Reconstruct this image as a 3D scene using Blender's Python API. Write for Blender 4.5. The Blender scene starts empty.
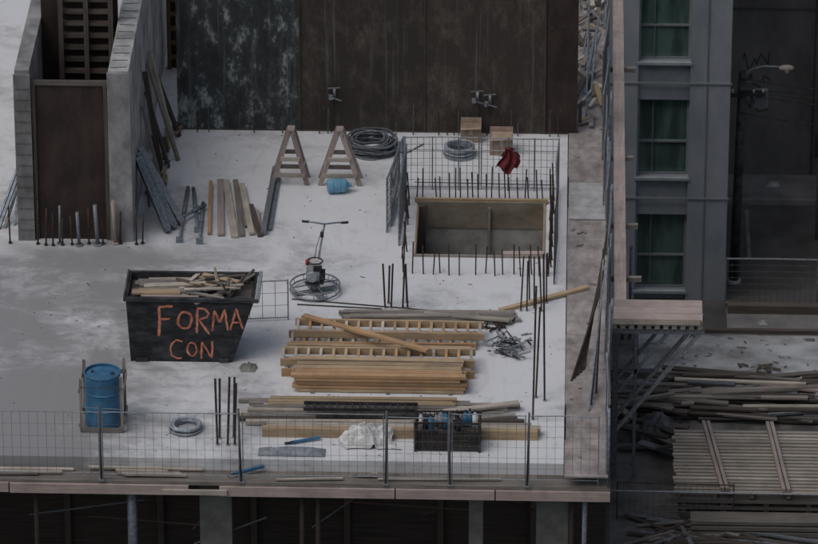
import bpy, math, random
from mathutils import Vector, Matrix, noise
random.seed(7)
R=random.random
def U(a,b): return a+(b-a)*R()
S=bpy.context.scene

# ------------------------------------------------------------------ materials
def newmat(name):
    m=bpy.data.materials.new(name); m.use_nodes=True
    nt=m.node_tree; b=nt.nodes['Principled BSDF']; return m,nt,b
def pm(name,c1,c2,scale=4,rough=.85,metal=0,detail=4,coord='Object',stretch=(1,1,1),ramp=(.35,.65),grime=0,bump=0):
    m,nt,b=newmat(name); N=nt.nodes.new; L=nt.links.new
    tc=N('ShaderNodeTexCoord'); mp=N('ShaderNodeMapping'); mp.inputs['Scale'].default_value=stretch
    L(tc.outputs[coord],mp.inputs[0])
    n=N('ShaderNodeTexNoise'); n.inputs['Scale'].default_value=scale; n.inputs['Detail'].default_value=detail; n.inputs['Roughness'].default_value=.65
    L(mp.outputs[0],n.inputs['Vector'])
    r=N('ShaderNodeValToRGB'); r.color_ramp.elements[0].position=ramp[0]; r.color_ramp.elements[1].position=ramp[1]
    r.color_ramp.elements[0].color=(*c1,1); r.color_ramp.elements[1].color=(*c2,1)
    L(n.outputs['Fac'],r.inputs[0])
    at=N('ShaderNodeAttribute'); at.attribute_name='tone'
    mx=N('ShaderNodeMix'); mx.data_type='RGBA'; mx.blend_type='MULTIPLY'; mx.inputs[0].default_value=1
    L(r.outputs[0],mx.inputs[6]); L(at.outputs['Color'],mx.inputs[7])
    out=mx.outputs[2]
    if grime:
        g=N('ShaderNodeTexNoise'); g.inputs['Scale'].default_value=2.3; g.inputs['Detail'].default_value=5; g.inputs['Roughness'].default_value=.7; L(tc.outputs['Object'],g.inputs['Vector'])
        gr=N('ShaderNodeMapRange'); gr.inputs[1].default_value=.45; gr.inputs[2].default_value=.7; gr.inputs[3].default_value=0; gr.inputs[4].default_value=grime; L(g.outputs['Fac'],gr.inputs[0])
        m2=N('ShaderNodeMix'); m2.data_type='RGBA'; L(gr.outputs[0],m2.inputs[0]); L(out,m2.inputs[6]); m2.inputs[7].default_value=(.07,.065,.06,1); out=m2.outputs[2]
    L(out,b.inputs['Base Color'])
    b.inputs['Roughness'].default_value=rough; b.inputs['Metallic'].default_value=metal
    b.inputs['Specular IOR Level'].default_value=.3
    if bump:
        bp=N('ShaderNodeBump'); bp.inputs['Strength'].default_value=bump; bp.inputs['Distance'].default_value=.03
        L(n.outputs['Fac'],bp.inputs['Height']); L(bp.outputs[0],b.inputs['Normal'])
    return m
def wood(name,c1,c2,g=.45): return pm(name,c1,c2,scale=1,coord='UV',stretch=(1.3,26,1),ramp=(.3,.7),grime=g)
M={}
M['tan']=wood('fresh_lumber',(.33,.23,.135),(.53,.41,.27),.35)
M['orange']=wood('varnished_timber',(.35,.20,.10),(.50,.33,.19),.35)
M['grey']=wood('weathered_lumber',(.15,.135,.12),(.34,.31,.275),.5)
M['pale']=wood('pale_lumber',(.40,.35,.29),(.58,.52,.45))
M['pink']=wood('pinkish_formply',(.30,.24,.22),(.44,.365,.34),.35)
M['gang']=pm('dusty_walkway_ply',(.24,.21,.205),(.40,.36,.35),scale=2.2,detail=6,stretch=(2,1,1),grime=.5)
M['dkwood']=wood('dark_wet_lumber',(.05,.042,.038),(.13,.105,.085),.2)
M['conc']=pm('cast_concrete',(.22,.22,.22),(.44,.44,.44),scale=2.2,detail=7,stretch=(1,1,.6),grime=.55,bump=.4)
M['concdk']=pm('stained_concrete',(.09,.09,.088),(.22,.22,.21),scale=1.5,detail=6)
M['well']=pm('stairwell_wall_concrete',(.22,.215,.20),(.42,.41,.39),scale=1.8,detail=6,grime=.4)
M['wellwood']=pm('olive_brown_formply',(.13,.11,.08),(.24,.21,.165),scale=2.6,detail=6,stretch=(.6,1,1.4))
M['steel']=pm('galvanised_steel',(.16,.175,.19),(.30,.32,.34),scale=20,rough=.5,metal=.4)
M['steelb']=pm('bluish_steel',(.10,.125,.15),(.23,.265,.30),scale=15,rough=.5,metal=.3)
M['rust']=pm('rebar_steel',(.03,.026,.024),(.085,.062,.05),scale=25,rough=.8,metal=.2)
M['wire']=pm('dull_wire',(.07,.075,.08),(.13,.14,.15),scale=9,rough=.6,metal=.3)
M['black']=pm('black_paint',(.012,.012,.013),(.05,.05,.05),scale=6,rough=.6)
M['skip']=pm('scuffed_black_steel',(.014,.015,.017),(.06,.063,.07),scale=3.5,rough=.8,detail=8,stretch=(1,1,2.4),ramp=(.42,.74),bump=.3)
M['spray']=pm('orange_spray_paint',(.32,.10,.055),(.60,.24,.15),scale=9,rough=.85,ramp=(.36,.55),detail=6)
M['blue']=pm('blue_plastic',(.03,.11,.21),(.06,.19,.33),scale=5,rough=.5,grime=.3)
M['blue2']=pm('blue_jug_plastic',(.10,.24,.36),(.16,.34,.46),scale=5,rough=.35)
M['red']=pm('dark_red_cloth',(.10,.014,.017),(.17,.03,.033),scale=9)
M['redy']=pm('red_machine_paint',(.25,.03,.02),(.3,.05,.03),scale=9,rough=.5)
M['white']=pm('white_plastic_sheet',(.42,.42,.42),(.66,.66,.65),scale=5,rough=.5)
M['card']=pm('cardboard',(.26,.19,.14),(.36,.28,.22),scale=5)
M['cable']=pm('grey_hose',(.14,.16,.18),(.30,.33,.36),scale=12,rough=.6)
M['maroon']=pm('maroon_formply',(.034,.024,.022),(.085,.055,.048),scale=2.5,detail=8,ramp=(.42,.78),stretch=(1,1,.5))
M['foil']=pm('dark_tarpaulin',(.02,.022,.025),(.07,.075,.08),scale=3,rough=.55)
M['asph']=pm('asphalt',(.055,.053,.05),(.11,.105,.10),scale=.8,detail=8)
M['pave']=pm('pavement_concrete',(.16,.155,.15),(.28,.27,.26),scale=1.5,detail=7)
M['bldg']=pm('painted_grey_render',(.20,.225,.245),(.29,.31,.335),scale=1.2,detail=7,stretch=(1,1,.5))  # facade grey, lightened to carry distance haze in the colour
M['bldg2']=pm('grey_spandrel',(.15,.17,.185),(.22,.24,.255),scale=1.2,detail=7)
M['frame']=pm('window_frame_paint',(.22,.25,.27),(.30,.33,.35),scale=4,rough=.5)
M['retain']=pm('stained_retaining_wall',(.085,.08,.075),(.18,.17,.16),scale=.9,detail=8,stretch=(1,1,.4))
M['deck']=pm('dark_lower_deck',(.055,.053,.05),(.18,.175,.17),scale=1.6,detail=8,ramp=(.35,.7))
M['snow']=pm('cement_dusted_concrete',(.17,.17,.17),(.42,.43,.44),scale=1.8,detail=8,ramp=(.36,.62),stretch=(.6,1,1))

def glassmat():
    m,nt,b=newmat('green_tinted_glass'); N=nt.nodes.new; L=nt.links.new
    tc=N('ShaderNodeTexCoord'); n=N('ShaderNodeTexNoise'); n.inputs['Scale'].default_value=1.3
    mp=N('ShaderNodeMapping'); mp.inputs['Scale'].default_value=(3,1,.6); L(tc.outputs['Object'],mp.inputs[0])
    L(mp.outputs[0],n.inputs['Vector'])
    r=N('ShaderNodeValToRGB'); r.color_ramp.elements[0].color=(.04,.07,.062,1); r.color_ramp.elements[1].color=(.085,.14,.12,1)
    r.color_ramp.elements[0].position=.4; r.color_ramp.elements[1].position=.62
    L(n.outputs['Fac'],r.inputs[0]); L(r.outputs[0],b.inputs['Base Color'])
    b.inputs['Roughness'].default_value=.12; return m
M['glass']=glassmat()

def slabmat():
    m,nt,b=newmat('power_floated_concrete'); N=nt.nodes.new; L=nt.links.new
    tc=N('ShaderNodeTexCoord')
    def noi(s,d,st=(1,1,1),dist=0,ro=.6):
        mp=N('ShaderNodeMapping'); mp.inputs['Scale'].default_value=st; L(tc.outputs['Object'],mp.inputs[0])
        n=N('ShaderNodeTexNoise'); n.inputs['Scale'].default_value=s; n.inputs['Detail'].default_value=d; n.inputs['Distortion'].default_value=dist; n.inputs['Roughness'].default_value=ro
        L(mp.outputs[0],n.inputs['Vector']); return n.outputs['Fac']
    def ma(op,a,bb,c=None):
        n=N('ShaderNodeMath'); n.operation=op
        for i,q in enumerate((a,bb,c)):
            if q is None: continue
            if isinstance(q,(int,float)): n.inputs[i].default_value=q
            else: L(q,n.inputs[i])
        return n.outputs[0]
    def mr(v,a,b2,c,d,sm=True):
        n=N('ShaderNodeMapRange'); n.interpolation_type='SMOOTHSTEP' if sm else 'LINEAR'
        L(v,n.inputs[0])
        for i,q in enumerate((a,b2,c,d)): n.inputs[i+1].default_value=q
        return n.outputs[0]
    def mixc(f,a,col):
        c=N('ShaderNodeMix'); c.data_type='RGBA'; L(f,c.inputs[0])
        if isinstance(a,tuple): c.inputs[6].default_value=(*a,1)
        else: L(a,c.inputs[6])
        c.inputs[7].default_value=(*col,1); return c.outputs[2]
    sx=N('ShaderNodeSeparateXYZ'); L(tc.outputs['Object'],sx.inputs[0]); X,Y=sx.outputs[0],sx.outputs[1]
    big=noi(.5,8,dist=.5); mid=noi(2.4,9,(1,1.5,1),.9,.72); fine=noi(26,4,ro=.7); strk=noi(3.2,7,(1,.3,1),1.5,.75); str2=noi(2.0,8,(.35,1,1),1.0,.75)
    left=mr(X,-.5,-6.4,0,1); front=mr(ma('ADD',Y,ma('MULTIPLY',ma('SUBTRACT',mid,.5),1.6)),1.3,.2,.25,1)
    left_grey=ma('MULTIPLY',left,front)  # greyer towards the left, mostly on the front part
    w=ma('ADD',ma('MULTIPLY',left_grey,.34),ma('ADD',big,ma('MULTIPLY',ma('SUBTRACT',mid,.5),.55)))
    wet_grey=mr(w,.48,.88,0,1)
    c=mixc(wet_grey,(.60,.61,.63),(.25,.25,.255))
    c=mixc(mr(strk,.52,.74,0,.34),c,(.30,.295,.29))
    c=mixc(mr(str2,.55,.75,0,.32),c,(.34,.34,.34))
    c=mixc(mr(str2,.40,.24,0,.5),c,(.70,.71,.73))
    c=mixc(mr(fine,.58,.76,0,.25),c,(.22,.22,.22))
    L(c,b.inputs['Base Color'])
    L(mr(wet_grey,0,1,.85,.55),b.inputs['Roughness']); b.inputs['Specular IOR Level'].default_value=.35
    return m
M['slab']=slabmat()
def peel(name,dark,lite,thr,green=0):
    m,nt,b=newmat(name); N=nt.nodes.new; L=nt.links.new
    tc=N('ShaderNodeTexCoord'); mp=N('ShaderNodeMapping'); mp.inputs['Scale'].default_value=(1,1,.5); L(tc.outputs['Object'],mp.inputs[0])
    n=N('ShaderNodeTexNoise'); n.inputs['Scale'].default_value=4.5; n.inputs['Detail'].default_value=9; n.inputs['Roughness'].default_value=.8; L(mp.outputs[0],n.inputs['Vector'])
    n2=N('ShaderNodeTexNoise'); n2.inputs['Scale'].default_value=.9; n2.inputs['Detail'].default_value=4; L(tc.outputs['Object'],n2.inputs['Vector'])
    ad=N('ShaderNodeMath'); ad.operation='MULTIPLY_ADD'; L(n2.outputs['Fac'],ad.inputs[0]); ad.inputs[1].default_value=.5; L(n.outputs['Fac'],ad.inputs[2])
    r=N('ShaderNodeValToRGB'); e=r.color_ramp.elements
    e[0].position=thr-.15; e[0].color=(*dark,1); e[1].position=thr+.10; e[1].color=(*lite,1)
    k=e.new(thr); k.color=(dark[0]*1.9,dark[1]*(1.9+green),dark[2]*(1.9+green),1)
    L(ad.outputs[0],r.inputs[0]); 
    at=N('ShaderNodeAttribute'); at.attribute_name='tone'
    mx=N('ShaderNodeMix'); mx.data_type='RGBA'; mx.blend_type='MULTIPLY'; mx.inputs[0].default_value=1
    L(r.outputs[0],mx.inputs[6]); L(at.outputs['Color'],mx.inputs[7])
    # vertical run marks
    mp3=N('ShaderNodeMapping'); mp3.inputs['Scale'].default_value=(9,1,.25); L(tc.outputs['Object'],mp3.inputs[0])
    n3=N('ShaderNodeTexNoise'); n3.inputs['Scale'].default_value=1.6; n3.inputs['Detail'].default_value=6; L(mp3.outputs[0],n3.inputs['Vector'])
    g=N('ShaderNodeMapRange'); g.inputs[1].default_value=.56; g.inputs[2].default_value=.75; g.inputs[3].default_value=0; g.inputs[4].default_value=.5; L(n3.outputs['Fac'],g.inputs[0])
    m3=N('ShaderNodeMix'); m3.data_type='RGBA'; L(g.outputs[0],m3.inputs[0]); L(mx.outputs[2],m3.inputs[6]); m3.inputs[7].default_value=(.17,.165,.155,1)
    L(m3.outputs[2],b.inputs['Base Color'])
    b.inputs['Roughness'].default_value=.75; b.inputs['Specular IOR Level'].default_value=.3
    return m
M['peel']=peel('peeling_green_black_formply',(.022,.025,.026),(.25,.27,.27),.78,.12)
M['brownply']=peel('used_brown_formply',(.038,.032,.027),(.13,.12,.105),.87)

# ------------------------------------------------------------------ mesh builder
class B:
    def __init__(s): s.v=[];s.f=[];s.m=[];s.uv=[];s.t=[];s.mats=[]; s.sm=[]
    def mi(s,k):
        if k not in s.mats: s.mats.append(k)
        return s.mats.index(k)
    def face(s,idx,k,uv,t,sm=False):
        s.f.append(idx); s.m.append(s.mi(k)); s.uv.append(uv); s.t.append(t); s.sm.append(sm)
    def boxm(s,mt,size,k,tone=None):
        if tone is None: tone=U(.68,1.12)
        o=len(s.v); h=[q/2 for q in size]; P=[]
        for x in(-1,1):
            for y in(-1,1):
                for z in(-1,1): p=Vector((x*h[0],y*h[1],z*h[2])); P.append(p); s.v.append(mt@p)
        a=max(range(3),key=lambda i:size[i]); oth=[i for i in range(3) if i!=a]; r1,r2=U(0,50),U(0,50)
        for q in((0,1,3,2),(4,6,7,5),(0,4,5,1),(2,3,7,6),(0,2,6,4),(1,5,7,3)):
            s.face([o+i for i in q],k,[(P[i][a]+r1,P[i][oth[0]]+P[i][oth[1]]+r2) for i in q],tone)
    def box(s,x0,x1,y0,y1,z0,z1,k,tone=1.0):
        s.boxm(Matrix.Translation(((x0+x1)/2,(y0+y1)/2,(z0+z1)/2)),(x1-x0,y1-y0,z1-z0),k,tone)
    def beam(s,p1,p2,w,h,k,tone=None,up=(0,0,1)):
        p1=Vector(p1);p2=Vector(p2); d=p2-p1; l=d.length; d.normalize(); u=Vector(up)
        if abs(d.dot(u))>.98: u=Vector((0,1,0))
        y=u.cross(d).normalized(); z=d.cross(y)
        m=Matrix((d,y,z)).transposed().to_4x4(); m.translation=(p1+p2)/2
        s.boxm(m,(l,w,h),k,tone)
    def cyl(s,p1,p2,r,k,n=8,r2=None,cap=True,tone=None):
        if tone is None: tone=U(.8,1.1)
        if r2 is None:r2=r
        p1=Vector(p1);p2=Vector(p2); d=(p2-p1).normalized(); u=Vector((0,0,1)) if abs(d.z)<.9 else Vector((1,0,0))
        a=d.cross(u).normalized(); b=d.cross(a); o=len(s.v); l=(p2-p1).length
        for p,rr in((p1,r),(p2,r2)):
            for i in range(n):
                t=2*math.pi*i/n; s.v.append(p+(a*math.cos(t)+b*math.sin(t))*rr)
        for i in range(n):
            j=(i+1)%n; s.face([o+i,o+n+i,o+n+j,o+j],k,[(0,i*.1),(l,i*.1),(l,i*.1+.1),(0,i*.1+.1)],tone,n>6)
        if cap:
            s.face([o+i for i in range(n)],k,[(0,0)]*n,tone); s.face([o+n+i for i in reversed(range(n))],k,[(0,0)]*n,tone)
    def tube(s,pts,r,k,n=6,closed=False,tone=1):
        pts=[Vector(p) for p in pts]; o=len(s.v); c=len(pts)
        for i,p in enumerate(pts):
            q=pts[(i+1)%c] if (closed or i<c-1) else p; w=pts[i-1] if (closed or i>0) else p
            d=(q-w).normalized(); u=Vector((0,0,1)) if abs(d.z)<.9 else Vector((1,0,0))
            a=d.cross(u).normalized(); b=d.cross(a)
            for j in range(n):
                t=2*math.pi*j/n; s.v.append(p+(a*math.cos(t)+b*math.sin(t))*r)
        for i in range(c if closed else c-1):
            i2=(i+1)%c
            for j in range(n):
                j2=(j+1)%n; s.face([o+i*n+j,o+i2*n+j,o+i2*n+j2,o+i*n+j2],k,[(i*.1,j*.1)]*4,tone,True)
    def ring(s,c,Rr,r,k,n=28,tone=1,wob=0,tilt=(0,0)):
        ph=U(0,6); s.tube([(c[0]+Rr*math.cos(t)*(1+wob*math.sin(2*t+ph)),c[1]+Rr*math.sin(t)*(1+wob*math.sin(3*t+ph)),c[2]+tilt[0]*math.cos(t)+tilt[1]*math.sin(t)+wob*.2*math.sin(3*t)) for t in [2*math.pi*i/n for i in range(n)]],r,k,6,True,tone)
    def grid(s,fn,nx,ny,k,tone=1,sm=True):
        o=len(s.v)
        for i in range(nx+1):
            for j in range(ny+1): s.v.append(Vector(fn(i/nx,j/ny)))
        for i in range(nx):
            for j in range(ny):
                a=o+i*(ny+1)+j; s.face([a,a+ny+1,a+ny+2,a+1],k,[(i/nx,j/ny)]*4,tone,sm)
    def poly(s,pts,k,tone=1,uvs=None):
        o=len(s.v); s.v+= [Vector(p) for p in pts]; s.face(list(range(o,o+len(pts))),k,uvs or [(p[0],p[1]+p[2]) for p in pts],tone)
    def prism(s,pts,dv,k,tone=1):
        n=len(pts); o=len(s.v); dv=Vector(dv); s.v+=[Vector(p) for p in pts]; s.v+=[Vector(p)+dv for p in pts]
        s.face([o+i for i in range(n)],k,[(0,0)]*n,tone); s.face([o+n+i for i in reversed(range(n))],k,[(0,0)]*n,tone)
        for i in range(n):
            j=(i+1)%n; s.face([o+i,o+n+i,o+n+j,o+j],k,[(0,0)]*4,tone)
    def done(s,name,origin=True):
        me=bpy.data.meshes.new(name); c=Vector((0,0,0))
        if origin:
            lo=[min(v[i] for v in s.v) for i in range(3)]; hi=[max(v[i] for v in s.v) for i in range(3)]
            c=Vector(((lo[0]+hi[0])/2,(lo[1]+hi[1])/2,lo[2]))
        me.from_pydata([tuple(v-c) for v in s.v],[],s.f)
        for k in s.mats: me.materials.append(M[k])
        me.polygons.foreach_set('material_index',s.m); me.polygons.foreach_set('use_smooth',s.sm)
        me.uv_layers.new(name='UVMap'); me.color_attributes.new('tone','FLOAT_COLOR','CORNER')
        uv=[];tn=[]
        for i,fc in enumerate(s.f):
            for q in range(len(fc)):
                uv+=[s.uv[i][q][0],s.uv[i][q][1]]; t=s.t[i]; tn+=[t,t,t,1]
        me.uv_layers['UVMap'].data.foreach_set('uv',uv)
        me.color_attributes['tone'].data.foreach_set('color',tn)
        me.update(); ob=bpy.data.objects.new(name,me); ob.location=c; S.collection.objects.link(ob)
        return ob

def mesh_panel(b,p1,p2,h,z0=.05,sp=.1,sv=.12,r=.0035,k='wire',fr=.012,kf='steel'):
    p1=Vector(p1);p2=Vector(p2); l=(p2-p1).length; n=max(1,int(l/sp)); bow=U(-.03,.03)
    up=Vector((0,0,1)); nrm=(p2-p1).cross(up).normalized()
    def pt(t,z): return p1.lerp(p2,t)+up*z+nrm*bow*math.sin(t*math.pi)*(z/h)
    for i in range(1,n):
        b.cyl(pt(i/n,z0),pt(i/n,h),r,k,3,cap=False,tone=1)
    m=max(1,int((h-z0)/sv))
    for j in range(1,m):
        z=z0+(h-z0)*j/m; b.cyl(pt(0,z),pt(.5,z),r,k,3,cap=False,tone=1); b.cyl(pt(.5,z),pt(1,z),r,k,3,cap=False,tone=1)
    for z in (z0,h): b.cyl(pt(0,z),pt(.5,z),fr,kf,5,tone=1); b.cyl(pt(.5,z),pt(1,z),fr,kf,5,tone=1)
    for p in (p1,p2): b.cyl(p+up*z0*.2,p+up*(h+.02),fr,kf,5,tone=1)

# ------------------------------------------------------------------ ground & structure
b=B(); b.poly([(-500,-300,-12),(500,-300,-12),(500,700,-12),(-500,700,-12)],'asph'); b.done('ground',False)
hx0,hx1,hy0,hy1=.06,2.25,.62,2.72
b=B()
T=-.2
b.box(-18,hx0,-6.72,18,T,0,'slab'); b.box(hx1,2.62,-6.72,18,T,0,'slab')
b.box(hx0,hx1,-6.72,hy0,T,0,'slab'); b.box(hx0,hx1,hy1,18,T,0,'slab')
b.done('concrete_floor_slab',False)
# stairwell lining
b=B()
b.box(hx0-.02,hx1+.02,hy1-.035,hy1-.002,-.46,.03,'wellwood',1.0)
b.box(hx0,hx1,hy1-.02,hy1+.15,-3,-.47,'well',1.0)
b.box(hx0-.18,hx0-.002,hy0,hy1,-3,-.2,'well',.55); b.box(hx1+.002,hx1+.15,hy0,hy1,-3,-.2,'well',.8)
b.box(hx0,hx0+.14,hy1-.16,hy1-.04,-3,.0,'dkwood',1)
b.box(hx0,hx0+.03,hy0,hy1-.17,-.25,.03,'tan',.7); b.box(hx1-.03,hx1,hy0,hy1-.04,-.25,.03,'tan',.8)
b.beam((hx0,hy0-.02,.02),(hx1,hy0-.02,.02),.04,.04,'grey',1.1)
b.beam((1.27,hy1-.07,-2),(1.29,hy1-.07,-.05),.05,.03,'grey',.9)
b.beam((hx0-.05,hy1+.02,.05),(hx1+.05,hy1+.03,.05),.06,.05,'tan',.8)
b.beam((1.55,hy0+.05,.04),(2.24,hy0+.08,.04),.12,.04,'pink',1.1)
b.done('stairwell_opening',False)
# lower storeys
b=B()
b.box(-18,3.38,-9,18,-12,-3.15,'concdk'); b.box(-18,3.38,-9,18,-3.15,-3.0,'deck',.6)  # deck tone lowered under the slab, shade put into its colour
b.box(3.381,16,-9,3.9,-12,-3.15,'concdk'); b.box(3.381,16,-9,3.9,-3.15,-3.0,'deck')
b.done('lower_storeys',False)
b=B(); b.box(-18,3.3,-4.6,-4.5,-3,-.2,'dkwood',.5);  # added back wall and studs, dark colour stands in for shade under the slab
for x in [-8.4,-6.9,-5.4,-3.9,-2.4,-.9,.6,2.1]:
    b.box(x,x+.1,-4.7,-4.6,-3,-.3,'dkwood',.8)
b.done('underslab_shade_wall',False)
for x,w,k in [(-3.05,.5,'concdk'),(1.15,.22,'concdk'),(2.2,.5,'concdk'),(-8.2,.5,'concdk')]:
    b=B(); b.box(x,x+w,-6.9,-6.5,-3,-.2,k,.6); b.done('concrete_column')
for x,k in [(-4.1,'steelb'),(-1.45,'rust'),(-1.2,'rust'),(2.95,'steel'),(2.75,'rust'),(-5.6,'rust')]:
    b=B(); b.cyl((x,-6.95,-3),(x,-6.95,-.3),.04 if k!='steelb' else .08,k,10,tone=.7); b.box(x-.12,x+.12,-7.05,-6.85,-.3,-.27,k); b.box(x-.1,x+.1,-7.05,-6.85,-3,-2.97,k); b.done('steel_prop')
b=B()
for i in range(8):
    y=-6.3+i*.25; b.beam((-18,y,-.27),(3.3,y,-.27),.06,.12,'dkwood')
for i in range(22): b.beam((-9+i*.57,-6.85,-.33),(-9+i*.57,-4.8,-.33),.07,.14,'dkwood')
for i in range(9):
    a=U(-6,2); b.cyl((a,-6.6+U(-.2,.5),-1.2+U(-.3,.3)),(a+U(.6,2.5),-6.6,-.9+U(-.4,.4)),U(.010,.02),random.choice(['rust','wire','dkwood']),5)
b.done('shoring_joists',False)
# ledge
b=B(); b.box(-18,3.34,-7.12,-6.722,-.26,-.2,'grey',.75); 
for x0,x1,t,dz in [(-9,-6.0,.9,0),(-5.98,-3.2,1.0,-.01),(-2.72,.0,1.05,-.02),(.02,1.55,1.0,-.02),(1.57,3.34,.95,-.02)]:
    b.box(x0,x1,-7.17,-7.125,-.40+dz,-.24+dz,'pink',t)
b.box(-3.6,-2.6,-7.22,-7.175,-.38,-.30,'pale',.8)
b.done('slab_edge_walkway',False)
# gangway
b=B(); y=-7.17
while y<17:
    l=1.22; b.box(2.625+U(0,.02),3.33+U(-.03,.02),y,y+l-.008,.0,.022+U(0,.006),'gang',U(.85,1.05)); y+=l
b.box(2.655,3.27,2.05,3.5,.034,.05,'white',.68)
for i in range(12): b.boxm(Matrix.Translation((U(2.7,3.2),U(-7,6),.036))@Matrix.Rotation(U(0,3),4,'Z'),(U(.03,.14),.04,.015),'grey')
b.done('plywood_gangway',False)
b=B(); b.box(3.42,3.62,-.9,17,-.22,-.1,'pink',1.1)
for y in [13.5,9,5.15,2.4,.35]:
    b.beam((3.3,y,-.24),(3.82+U(-.06,.08),y,-.24),.08,.08,'grey',U(.8,1.1))
b.done('gangway_ledger_beam',False)

# ------------------------------------------------------------------ core walls
b=B(); b.box(-6.60,-6.36,1.05,10,0,3.12,'conc',.7)
b.box(-6.62,-6.34,1.0,1.05,0,3.05,'conc',.55)
for i in range(14): z=.2+i*.2; b.box(-6.6,-6.36,1.0-.012,.999,z,z+.014,'conc',.4)
b.done('concrete_core_wall',False)
b=B(); b.box(-5.04,-4.70,1.05,10,0,3.12,'conc',.95)
b.box(-5.06,-4.68,1.01,1.048,0,3.1,'conc',.75)
for i in range(26): 
    y=1.2+i*.3; b.beam((-5.0,y,3.125),(-4.74,y+U(-.03,.03),3.125),.01,.01,'wire')
b.done('concrete_core_wall.001',False)
b=B(); b.box(-6.34,-5.06,1.1,1.14,0,2.92,'maroon',.85); b.box(-6.34,-5.06,1.07,1.099,2.84,2.93,'grey',.45)
for x in (-6.33,-5.13): b.box(x,x+.06,1.06,1.099,0,2.84,'dkwood',1)
b.done('formwork_panel')
b=B(); b.box(-6.36,-5.05,3.3,3.34,0,4.6,'maroon',.6)
for i in range(18):
    z=.6+i*.22; b.box(-6.05,-5.15,3.16,3.26,z,z+.07,'dkwood',U(.7,1.2))
for x in (-6.05,-5.62,-5.2): b.box(x,x+.08,3.08,3.158,.3,4.6,'dkwood',1.0)
b.done('formwork_panel.001')
b=B()
for x in (-6.75,-6.9,-7.0,-7.05): b.beam((x,1.6+U(-.3,.3),0),(-6.63,2.4+U(-.2,.3),.9+U(-.2,.4)),.04,.04,'steelb')
b.done('leaning_steel_bars')
b=B()
for x in (-4.62,-4.12): b.box(x,x+.07,8.2,8.28,0,3.6,'orange',.35)
for i in range(12): b.box(-4.55,-4.12,8.21,8.27,.2+i*.28,.27+i*.28,'orange',.4)
b.box(-4.62,-3.9,8.29,8.33,0,3.6,'maroon',1.1)
b.done('timber_ladder_frame')
b=B(); 
for p1,p2,k in [((-4.15,4.3,0),(-4.66,4.5,1.75),'grey'),((-4.3,4.0,0),(-4.67,4.1,1.4),'dkwood'),((-4.35,3.2,0),(-4.67,3.2,1.5),'grey'),((-4.28,5.0,0),(-4.66,5.1,1.7),'pale'),((-4.2,5.3,.0),(-4.64,5.5,1.2),'dkwood'),((-4.4,3.7,0),(-4.66,3.8,1.9),'dkwood')]: b.beam(p1,p2,.09,.04,k,U(.5,.9))
b.done('leaning_planks')
b=B()
for i in range(26):
    x,y=U(-4.6,-4.25),U(2.2,5.4); a=U(1.0,2.1); l=U(.2,.9); b.beam((x,y,.03+U(0,.1)),(x+l*math.cos(a)*.4,y+l*math.sin(a),.04+U(0,.12)),U(.03,.1),.03,random.choice(['grey','dkwood','tan','steelb']),U(.5,.9))
b.done('scrap_timber_pile')
for x,h,r,k in [(-6.28,.8,.014,'rust'),(-6.14,.7,.014,'rust'),(-5.91,.72,.022,'steel'),(-5.86,.5,.014,'rust'),(-5.58,.62,.03,'steel'),(-5.27,.75,.035,'steel'),(-5.18,.5,.014,'rust'),(-4.98,.8,.035,'pink'),(-4.90,.6,.02,'rust'),(-4.62,.7,.014,'rust'),(-4.52,.55,.014,'rust'),(-6.75,.7,.014,'rust'),(-6.02,.6,.014,'rust'),(-5.42,.66,.014,'rust'),(-5.7,.55,.014,'rust')]:
    b=B(); y=.9+U(-.08,.05); b.cyl((x,y,0),(x+U(-.04,.04),y+U(-.03,.03),h),r,k,8); b.cyl((x,y,0),(x,y,.03),r*2.2,k,8); b.done('starter_bar')

# ------------------------------------------------------------------ back formwork wall
b=B()
for x0,x1,k,t in [(-4.25,-2.10,'peel',1),(-2.08,.09,'brownply',.95),(.11,2.20,'brownply',1.1),(2.22,2.78,'maroon',.8)]:
    b.box(x0,x1,5.6,5.68,.03,4.0,k,t)
    for i in range(3):
        for j in range(4):
            xx=x0+(x1-x0)*(.18+.32*i)+U(-.02,.02); zz=.45+j*.8+U(-.02,.02); b.cyl((xx,5.60,zz),(xx,5.592,zz),.014,'wire',8,tone=U(.4,.9))
b.box(-4.28,2.8,5.60,5.68,-.0,.028,'dkwood',1)
for x in (-2.09,.10,2.21): b.box(x-.01,x+.01,5.575,5.598,.03,4,'dkwood',.7)
for i in range(8): b.box(-4.25,2.78,5.682,5.8,.2+i*.5,.3+i*.5,'dkwood')
b.done('formwork_wall',False)
for x,z in [(-1.48,.75),(1.03,.72),(1.25,.66)]:
    b=B(); b.cyl((x,5.56,z-.06),(x,5.56,z+.1),.03,'steel',8); b.beam((x-.12,5.55,z+.1),(x+.1,5.55,z+.12),.02,.02,'steel'); b.cyl((x-.06,5.55,0),(x-.04,5.55,z),.012,'rust',6); b.box(x-.1,x-.03,5.5,5.56,z-.1,z-.02,'steel'); b.beam((x-.03,5.5,z-.06),(x+.12,5.52,z-.12),.02,.02,'steel'); b.done('formwork_clamp')
b=B()
for x in [-3.9,-3.7,-2.9,-2.4,-1.75,-1.6,-.4,-.1,.35,.5,.62,.7,1.2,1.5,1.62,1.74,2.3,2.45]:
    b.cyl((x,5.5,0),(x+U(-.03,.03),5.5,U(.25,.65)),.011,random.choice(['rust','wire']),5)
b.done('wall_starter_bars')

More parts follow.
